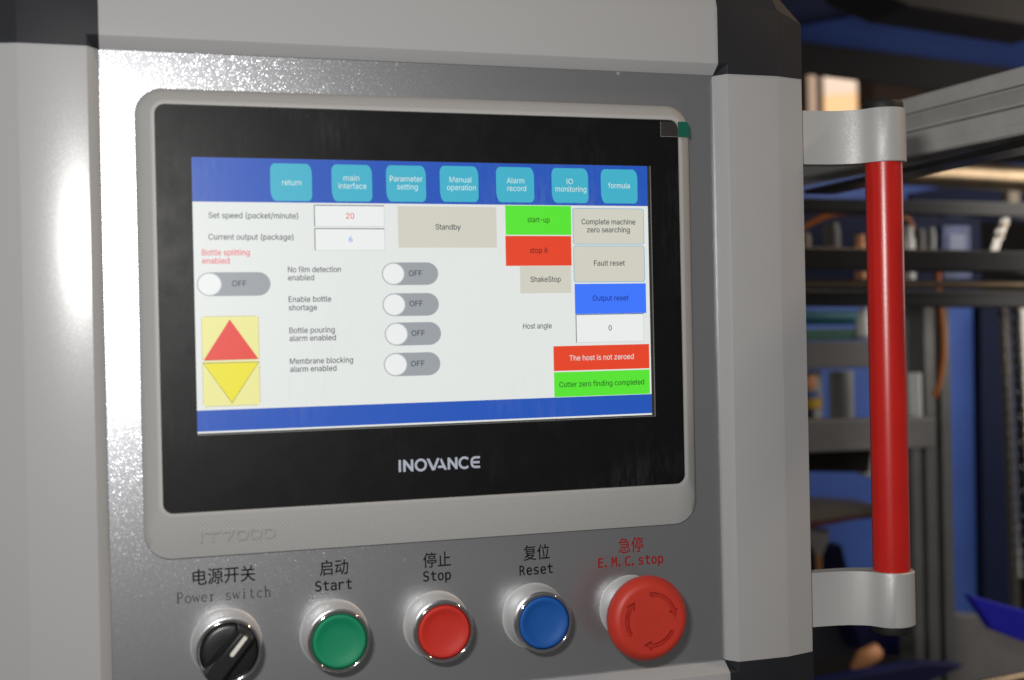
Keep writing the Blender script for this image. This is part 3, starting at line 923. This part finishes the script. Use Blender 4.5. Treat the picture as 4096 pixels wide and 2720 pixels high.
FUNN = mat('milky_plastic', (0.55, 0.52, 0.48, 1), 0.35)

def block(name, pts, y0, y1, mt, label, cat, group=None, bevel=1.5):
    g = G(); g.prism(pts, y0, y1)
    return tag(obj(name, g, mt, bevel=bevel), label, cat, group)
def part(name, root, fn, mt, smooth=None):
    g = G(); fn(g)
    return obj(name, g, mt, root, smooth=smooth)
def zcyl(g, cx, cy, z0, z1, r, n=24): g.tube([(cx, cy, z0), (cx, cy, z1)], r, n)

g = G(); g.box(300, 2600, 2600, 2640, -1600, 1800)
tag(obj('wall', g, mat('dark_hall_wall', (0.05, 0.042, 0.038, 1), 0.8, var=0.2, vscale=3)), 'dark wall of the hall far behind the machine', None, None, 'structure')
g = G(); g.box(-600, 2600, 400, 2600, -1240, -1200)
tag(obj('floor', g, mat('hall_floor', (0.12, 0.11, 0.1, 1), 0.6, var=0.2, vscale=3)), 'grey hall floor under the machine', None, None, 'structure')

t = thing('hall_window', (1575, 1995, 400), 'bright sunlit window glowing orange behind the machine', 'window')
mt, nt, b = new_mat('sunlit_pane')
b.inputs['Base Color'].default_value = (0.1, 0.1, 0.1, 1)
b.inputs['Emission Color'].default_value = (1.0, 0.60, 0.30, 1); b.inputs['Emission Strength'].default_value = 1.15
part('lower_pane', t, lambda g: g.prism([(1523, 405), (1674, 420), (1674, 470), (1523, 455)], 2000, 2004), mt)
mt2, nt, b = new_mat('pale_sunlit_pane')
b.inputs['Base Color'].default_value = (0.1, 0.1, 0.1, 1)
b.inputs['Emission Color'].default_value = (1.0, 0.76, 0.58, 1); b.inputs['Emission Strength'].default_value = 1.0
part('upper_pane', t, lambda g: g.prism([(1523, 456), (1674, 471), (1674, 530), (1523, 530)], 2000, 2004), mt2)
mt3, nt, b = new_mat('dim_sunlit_pane')
b.inputs['Base Color'].default_value = (0.1, 0.1, 0.1, 1)
b.inputs['Emission Color'].default_value = (0.62, 0.43, 0.31, 1); b.inputs['Emission Strength'].default_value = 0.9
part('side_pane', t, lambda g: g.box(1484, 1509, 2000, 2004, 390, 530), mt3)
part('window_frame', t, lambda g: (g.box(1508, 1524, 1996, 2010, 380, 545), g.box(1440, 1690, 1996, 2010, 530, 560), g.box(1672, 1690, 1996, 2010, 380, 531), g.box(1440, 1485, 1996, 2010, 380, 531)), mat('brown_window_frame', (0.12, 0.07, 0.04, 1), 0.6))
block('wall_pillar', [(1335, 250), (1480, 250), (1480, 420), (1335, 420)], 1500, 1560, mat('warm_brown_wall', (0.14, 0.085, 0.055, 1), 0.7), 'brown pillar between the bright window and the aluminium beam', 'pillar')

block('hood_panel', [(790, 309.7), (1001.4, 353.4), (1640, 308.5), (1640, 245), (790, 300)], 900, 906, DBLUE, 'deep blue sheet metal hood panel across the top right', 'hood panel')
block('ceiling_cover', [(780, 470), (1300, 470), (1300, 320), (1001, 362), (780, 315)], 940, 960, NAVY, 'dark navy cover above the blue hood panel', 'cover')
block('overhead_beam', [(700, 330), (990, 330), (990, 250), (793.5, 265.8), (740, 284)], 600, 680, BRN, 'dark brown overhead beam at the top right corner', 'beam')
block('cross_beam', [(720, 281), (1600, 226.5), (1600, 166), (990.6, 222), (896, 229), (720, 242)], 820, 826, BEAMK, 'black slanted cross beam under the blue hood panel', 'beam')

# the aluminium extrusion that runs away from the viewer
bm_ = thing('aluminium_extrusion', (498, 400, 28), 'grooved grey aluminium extrusion running back behind the handle', 'extrusion')
def ext(g):
    prof = [(480, 68.0), (480, 58.4), (484, 57.8), (484, 56.6), (480.5, 56.2), (487.5, 48.6), (480.2, 47.8), (480.2, 46.4), (484, 45.6), (480.4, 44.8), (480.4, 36), (480, 35.4), (480, 30.0), (481.6, 28.8), (516, 28.8), (516, 68.4), (481.6, 69.2)]
    rings = [[(x, y, z + (y - 36) * 0.022) for x, z in prof] for y in (-220, 900)]
    g.loft(rings); g.face(rings[0]); g.face(rings[1])
part('profile', bm_, ext, ALU)
block('under_rail', [(484, 22.5), (512, 22.5), (512, 26.5), (484, 26.5)], -40, 300, BLK, 'black rail fixed under the grooved aluminium extrusion', 'rail')

t = thing('steel_shaft', (950, 700, 78), 'thick round steel shaft catching warm light right of the handle', 'shaft')
part('bar', t, lambda g: g.tube([(840, 720, 101.5), (1120, 720, 93)], 16, 32), STEEL, 40)
part('shaft_collar', t, lambda g: g.tube([(838, 720, 101.6), (852, 720, 101.2)], 20, 32), BLK, 40)

block('back_sheet', [(600, 147), (1290, 156), (1288, 84), (600, 78)], 1000, 1004, BLUE, 'blue back sheet behind the round steel shaft', 'sheet')
block('slanted_plate', [(1000, 99), (1109, 117), (1240, 121), (1240, 60), (1000, 60)], 905, 915, NAVY, 'dark navy slanted plate below the steel shaft', 'plate')
block('tan_connector', [(1076, 101), (1094, 101), (1094, 70), (1076, 70)], 800, 815, TAN, 'small tan connector block at the right edge above the rails', 'connector')
block('linear_rail', [(380, 45), (1150, 39), (1150, 21), (380, 33.7)], 500, 520, BLK, 'topmost black horizontal rail behind the red handle', 'rail', 'black horizontal rails')
block('linear_rail', [(380, -7), (1100, -19.8), (1100, -39.4), (380, -27.6)], 420, 445, BLK, 'middle black horizontal rail under the row of fittings', 'rail', 'black horizontal rails')
block('linear_rail', [(380, -44.1), (1150, -54.7), (1150, -74), (380, -58.2)], 480, 505, BLK, 'lowest black horizontal rail beneath the thin steel rod', 'rail', 'black horizontal rails')
g = G(); g.tube([(380, 452, -38.9), (1120, 452, -50.7)], 3.4, 20)
tag(obj('guide_rod', g, STEEL, smooth=40), 'thin steel guide rod along the lowest black rail', 'rod')
block('valve_plate', [(655, 49.5), (925, 48), (925, -60), (655, -60)], 660, 666, NAVY, 'navy mounting plate behind the row of small fittings', 'plate')

def fitting(name, cx, cy, z0, z1, r, mt, label, cat, group=None):
    t = thing(name, (cx, cy, z0), label, cat, group)
    part('body', t, lambda g: zcyl(g, cx, cy, z0, z1 - (z1 - z0) * .22, r), mt, 40)
    part('cap', t, lambda g: zcyl(g, cx, cy, z1 - (z1 - z0) * .22, z1, r * .8), mt, 40)
fitting('copper_fitting', 678, 525, -35, 9.6, 5.6, COP, 'glowing copper fitting left of the red handle tube', 'fitting')
fitting('white_fitting', 733, 525, -36, 18, 7.4, WHT, 'white cylindrical fitting right of the red handle tube', 'fitting')
fitting('grey_fitting', 673, 570, -2, 25, 9, GREYM, 'dull grey fitting left of the copper fitting', 'fitting')
fitting('grey_fitting', 641, 570, -2, 15, 6.5, TAN, 'small tan fitting beside the door edge', 'fitting')
fitting('grey_fitting', 779, 570, -3, 20, 5.5, GREYM, 'first grey fitting right of the white fitting', 'fitting')
fitting('grey_fitting', 793, 570, -3, 21, 5, LGREY, 'pale grey fitting beside the blue valve block', 'fitting')
t = thing('valve_block', (833, 585, -32), 'blue grey valve block right of the small fittings', 'valve block')
part('body', t, lambda g: g.box(816, 850, 580, 600, -33, 24), mat('blue_grey_block', (0.09, 0.12, 0.25, 1), 0.5, var=0.5, vscale=90))
part('label_plate', t, lambda g: g.box(822, 842, 578.5, 580.5, -4, 15), mat('pale_blue_label', (0.25, 0.29, 0.42, 1), 0.5))
g = G(); g.tube([(600, 545, 6), (616.6, 540, 15.4), (630.5, 540, 22), (646.5, 540, 28.7), (661.5, 540, 32.3), (681.6, 540, 33.4), (707, 540, 33.6), (732.6, 540, 31.5), (745.4, 540, 25.8), (750.5, 540, 17)], 2.9, 12)
tag(obj('air_hose', g, ORG, smooth=60), 'orange air hose arching over the row of fittings', 'hose', 'orange air hoses')
g = G(); g.tube([(804, 575, -20), (805, 575, -45), (806.5, 575, -66), (809.4, 575, -88), (809.5, 575, -105), (808.7, 575, -121), (804, 575, -144), (797, 575, -160)], 3.0, 12)
tag(obj('air_hose', g, ORG, smooth=60), 'orange air hose hanging in front of the large blue sheet', 'hose', 'orange air hoses')

def chain(name, pts, y, label, col2):
    """plate links and rollers along a line"""
    t = thing(name, (pts[0][0], y, min(p[1] for p in pts)), label, 'chain')
    g1, g2 = G(), G()
    pitch = 13.5 if y > 600 else 10.5
    path = []
    for (xa, za), (xb, zb_) in zip(pts, pts[1:]):
        d = math.hypot(xb - xa, zb_ - za); n = max(1, int(d / pitch))
        path += [(xa + (xb - xa) * i / n, za + (zb_ - za) * i / n) for i in range(n)]
    path.append(pts[-1])
    for i, (p, q) in enumerate(zip(path, path[1:])):
        u = Vector((q[0] - p[0], q[1] - p[1])); L_ = u.length; u.normalize(); v = Vector((-u.y, u.x))
        o_ = []
        for t_ in range(24):
            th = 2 * math.pi * t_ / 24
            e = math.cos(th); r = 5.4 if y > 600 else 4.4
            c = L_ / 2 + (L_ / 2) * (1 if e > 0 else -1)
            wd = r * math.sin(th) * (0.5 if abs(e) < .35 else 1)
            o_.append((p[0] + u.x * (c + r * e) + v.x * wd, p[1] + u.y * (c + r * e) + v.y * wd))
        off = 0 if i % 2 else 1.4
        g1.prism(o_, y + off, y + off + 1.2); g1.prism(o_, y + 9 - off, y + 10.2 - off)
        g2.tube([(p[0], y - .8, p[1]), (p[0], y + 11, p[1])], 2.0, 12)
    obj('link_plates', g1, col2, t); obj('pins', g2, STEEL, t, smooth=40)
chain('roller_chain', [(842, 29), (832, 8), (826, -8)], 505, 'short bright piece of roller chain at the right edge', mat('bright_link', (0.4, 0.38, 0.35, 1), 0.35, 0.7))
chain('roller_chain', [(926, -58), (931, -240), (935, -420)], 620, 'long grey roller chain hanging at the right edge', mat('dull_link', (0.17, 0.16, 0.15, 1), 0.4, 0.6))
chain('roller_chain', [(937, -54), (942, -240), (946, -420)], 612, 'black roller chain strand beside the grey chain', mat('black_link', (0.015, 0.015, 0.016, 1), 0.35, 0.5))

block('large_sheet', [(810, -46), (1170, -50), (1160, -512), (805, -480)], 980, 984, BLUE, 'large blue back sheet behind the columns right of the handle', 'sheet')
block('navy_post', [(956, -50), (1000, -50), (996, -470), (953, -466)], 705, 720, NAVY, 'dark navy upright post behind the chains', 'post')
block('pale_post', [(1170, -48), (1260, -50), (1250, -445), (1163, -440)], 900, 930, WHT, 'white upright strip at the extreme right edge', 'post')

t = thing('aluminium_column', (818, 600, -520), 'grooved aluminium column right of the red handle', 'column')
def colm(x0, x1, y0, y1, z0, z1):
    def fn(g):
        w_ = x1 - x0
        pr = [(x0, y0), (x0 + w_ * .38, y0), (x0 + w_ * .38, y0 + 6), (x0 + w_ * .62, y0 + 6), (x0 + w_ * .62, y0), (x1, y0), (x1, y1), (x0, y1)]
        rings = [[(x, y, z) for x, y in pr] for z in (z0, z1)]
        g.loft(rings); g.face(rings[0]); g.face(rings[1])
    return fn
part('column_profile', t, colm(804, 836, 600, 632, -520, -58), DALU)
part('base_bracket', t, lambda g: g.box(796, 850, 595, 640, -540, -500), GREYM)
t = thing('aluminium_column', (771, 560, -500), 'nearer grey aluminium column just right of the handle tube', 'column')
part('column_profile', t, colm(758, 785, 560, 590, -500, -178), DALU)
part('base_bracket', t, lambda g: g.box(750, 800, 555, 595, -520, -480), GREYM)
t = thing('white_pillar', (819, 640, -142), 'white fluted pillar between the red handle and the hanging orange hose', 'pillar')
part('pillar_body', t, lambda g: (g.box(806, 831, 640, 665, -142, -56), g.box(812, 816, 637, 641, -140, -58), g.box(822, 825, 637, 641, -140, -58)), LGREY)
part('foot', t, lambda g: g.box(800, 830, 640, 670, -182, -141), GREYM)

g = G(); g.tube([(630, 600, -72), (728, 600, -73.5)], 7.6, 20)
tag(obj('teal_tube', g, TEAL, smooth=40), 'teal horizontal tube behind the door edge', 'tube')
t = thing('white_nozzle', (703, 560, -90), 'white conical nozzle at the end of the teal tube', 'nozzle')
part('cone', t, lambda g: g.tube([(703, 562, -93), (703, 562, -78), (705, 562, -64)], [10, 7, 4], 20), WHT, 40)
part('tip', t, lambda g: g.tube([(703, 562, -97), (703, 562, -92)], [8, 10], 20), LGREY, 40)
block('green_strip', [(620, -84.5), (712, -85), (712, -97), (620, -96.6)], 560, 600, GREENG, 'green translucent strip under the teal tube', 'strip')
block('bracket_bar', [(600, -97.5), (699, -98), (698, -125), (600, -125)], 540, 575, GREYM, 'grey bar under the green strip', 'bar', 'grey horizontal bars')
block('bracket_bar', [(575, -172.5), (744, -176.4), (744, -206.4), (575, -204.5)], 500, 530, GREYM, 'wide grey bar crossing behind the lower handle tube', 'bar', 'grey horizontal bars')
t = thing('grease_canister', (645, 570, -177), 'grey canister with blue and yellow bands beside the door edge', 'canister')
part('body', t, lambda g: zcyl(g, 642, 582, -178, -128, 20, 32), LGREY, 40)
part('blue_band', t, lambda g: zcyl(g, 638, 577, -155, -149, 18, 32), BLUEL, 40)
part('yellow_band', t, lambda g: zcyl(g, 640, 577, -166, -156, 19, 32), YELL, 40)
part('pressure_gauge', t, lambda g: g.lathe(636, -139, [(8, 560), (8, 556), (6.5, 555), (0, 555)], 24), COP, 40)
part('black_foot', t, lambda g: zcyl(g, 634, 578, -178, -167, 18.5, 32), BLK, 40)
g = G(); zcyl(g, 699, 600, -184, -130, 13)
tag(obj('grey_cylinder', g, LGREY, smooth=40), 'pale grey upright cylinder left of the red handle tube', 'cylinder')
g = G(); zcyl(g, 722, 560, -184, -124, 11)
tag(obj('grey_cylinder', g, WHT, smooth=40), 'white upright cylinder hidden half behind the red handle tube', 'cylinder')
t = thing('air_cylinder', (746, 530, -182), 'silver air cylinder right behind the lower handle tube', 'air cylinder')
part('barrel', t, lambda g: zcyl(g, 746, 540, -178, -132, 9.5), ALU, 40)
part('end_cap', t, lambda g: zcyl(g, 746, 540, -184, -177, 11), GREYM, 40)
block('dark_recess', [(600, -209), (698, -209), (694, -233), (600, -227)], 542, 570, BRN, 'dark brown bracket under the wide grey bar', 'bracket')
block('support_plate', [(700, -207), (712, -207), (711, -242), (699, -238)], 560, 572, LGREY, 'pale short leg under the wide grey bar', 'plate')
t = thing('conveyor_belt', (690, 640, -293), 'grey brown conveyor belt with dark red lower edge', 'conveyor')
part('belt', t, lambda g: g.prism([(630, -273), (670, -270.5), (707, -274.5), (760, -280.5), (760, -286.5), (707, -287), (665, -289), (630, -290)], 600, 680), mat('grey_brown_belt', (0.16, 0.13, 0.1, 1), 0.6))
part('red_edge', t, lambda g: g.prism([(630, -289.8), (665, -288.9), (707, -286.9), (760, -286.3), (760, -288.5), (707, -290.5), (665, -295), (630, -297)], 598, 640), RUST)
t = thing('funnel', (700, 650, -358), 'milky plastic funnel below the conveyor belt', 'funnel')
part('cone', t, lambda g: g.tube([(700, 655, -308), (700, 655, -322), (700, 655, -336)], [12.5, 10.5, 4], 24, cap=False), FUNN, 40)
part('spout', t, lambda g: g.tube([(700, 655, -335), (700, 655, -362)], [4, 2.8], 20), COP, 40)
block('dark_mount', [(690, -328), (742, -331), (752, -372), (690, -372)], 675, 700, NAVY, 'navy mount behind the funnel spout', 'mount')
block('lower_cabinet', [(560, -372), (800, -372), (800, -380), (560, -380)], 640, 690, BRN, 'thin dark ledge below the funnel', 'ledge')
block('grey_box', [(655, -400), (733, -408), (731, -448), (655, -448)], 640, 680, mat('dusky_grey_box', (0.07, 0.07, 0.09, 1), 0.6), 'dusky grey box beside the door corner', 'box')
block('blue_tray', [(706, -396), (790, -412), (790, -446), (722, -436)], 600, 650, mat('dark_ultramarine', (0.006, 0.006, 0.06, 1), 0.4), 'dark blue tray below the lower silver bracket', 'tray')
block('blue_chute', [(721.5, -337.5), (816, -368), (816, -400), (783, -388), (746.7, -372.8)], 420, 432, VIVID, 'vivid blue pointed chute at the lower right edge', 'chute')
block('base_plate', [(896, -428), (1060, -450), (1060, -560), (870, -560)], 700, 720, GREYM, 'grey base plate at the lower right corner', 'plate')
g = G(); g.tube([(685, 565, -440), (698, 565, -430), (714, 565, -424), (720, 565, -426)], [4, 10, 9, 2], 16)
tag(obj('copper_lump', g, COP, smooth=60), 'orange copper coloured knob near the bottom edge', 'knob')
block('low_blue_sheet', [(570, -430), (641, -427), (731, -422), (775, -429), (735, -440), (660, -470), (570, -470)], 500, 520, mat('low_ultramarine', (0.007, 0.009, 0.07, 1), 0.4), 'dark blue sheet at the bottom edge beside the door corner', 'sheet')
g = G(); g.tube([(673, 462, -444), (850, 462, -432)], 5, 20)
tag(obj('low_rod', g, STEEL, smooth=40), 'dim steel rod at the bottom right edge', 'rod')
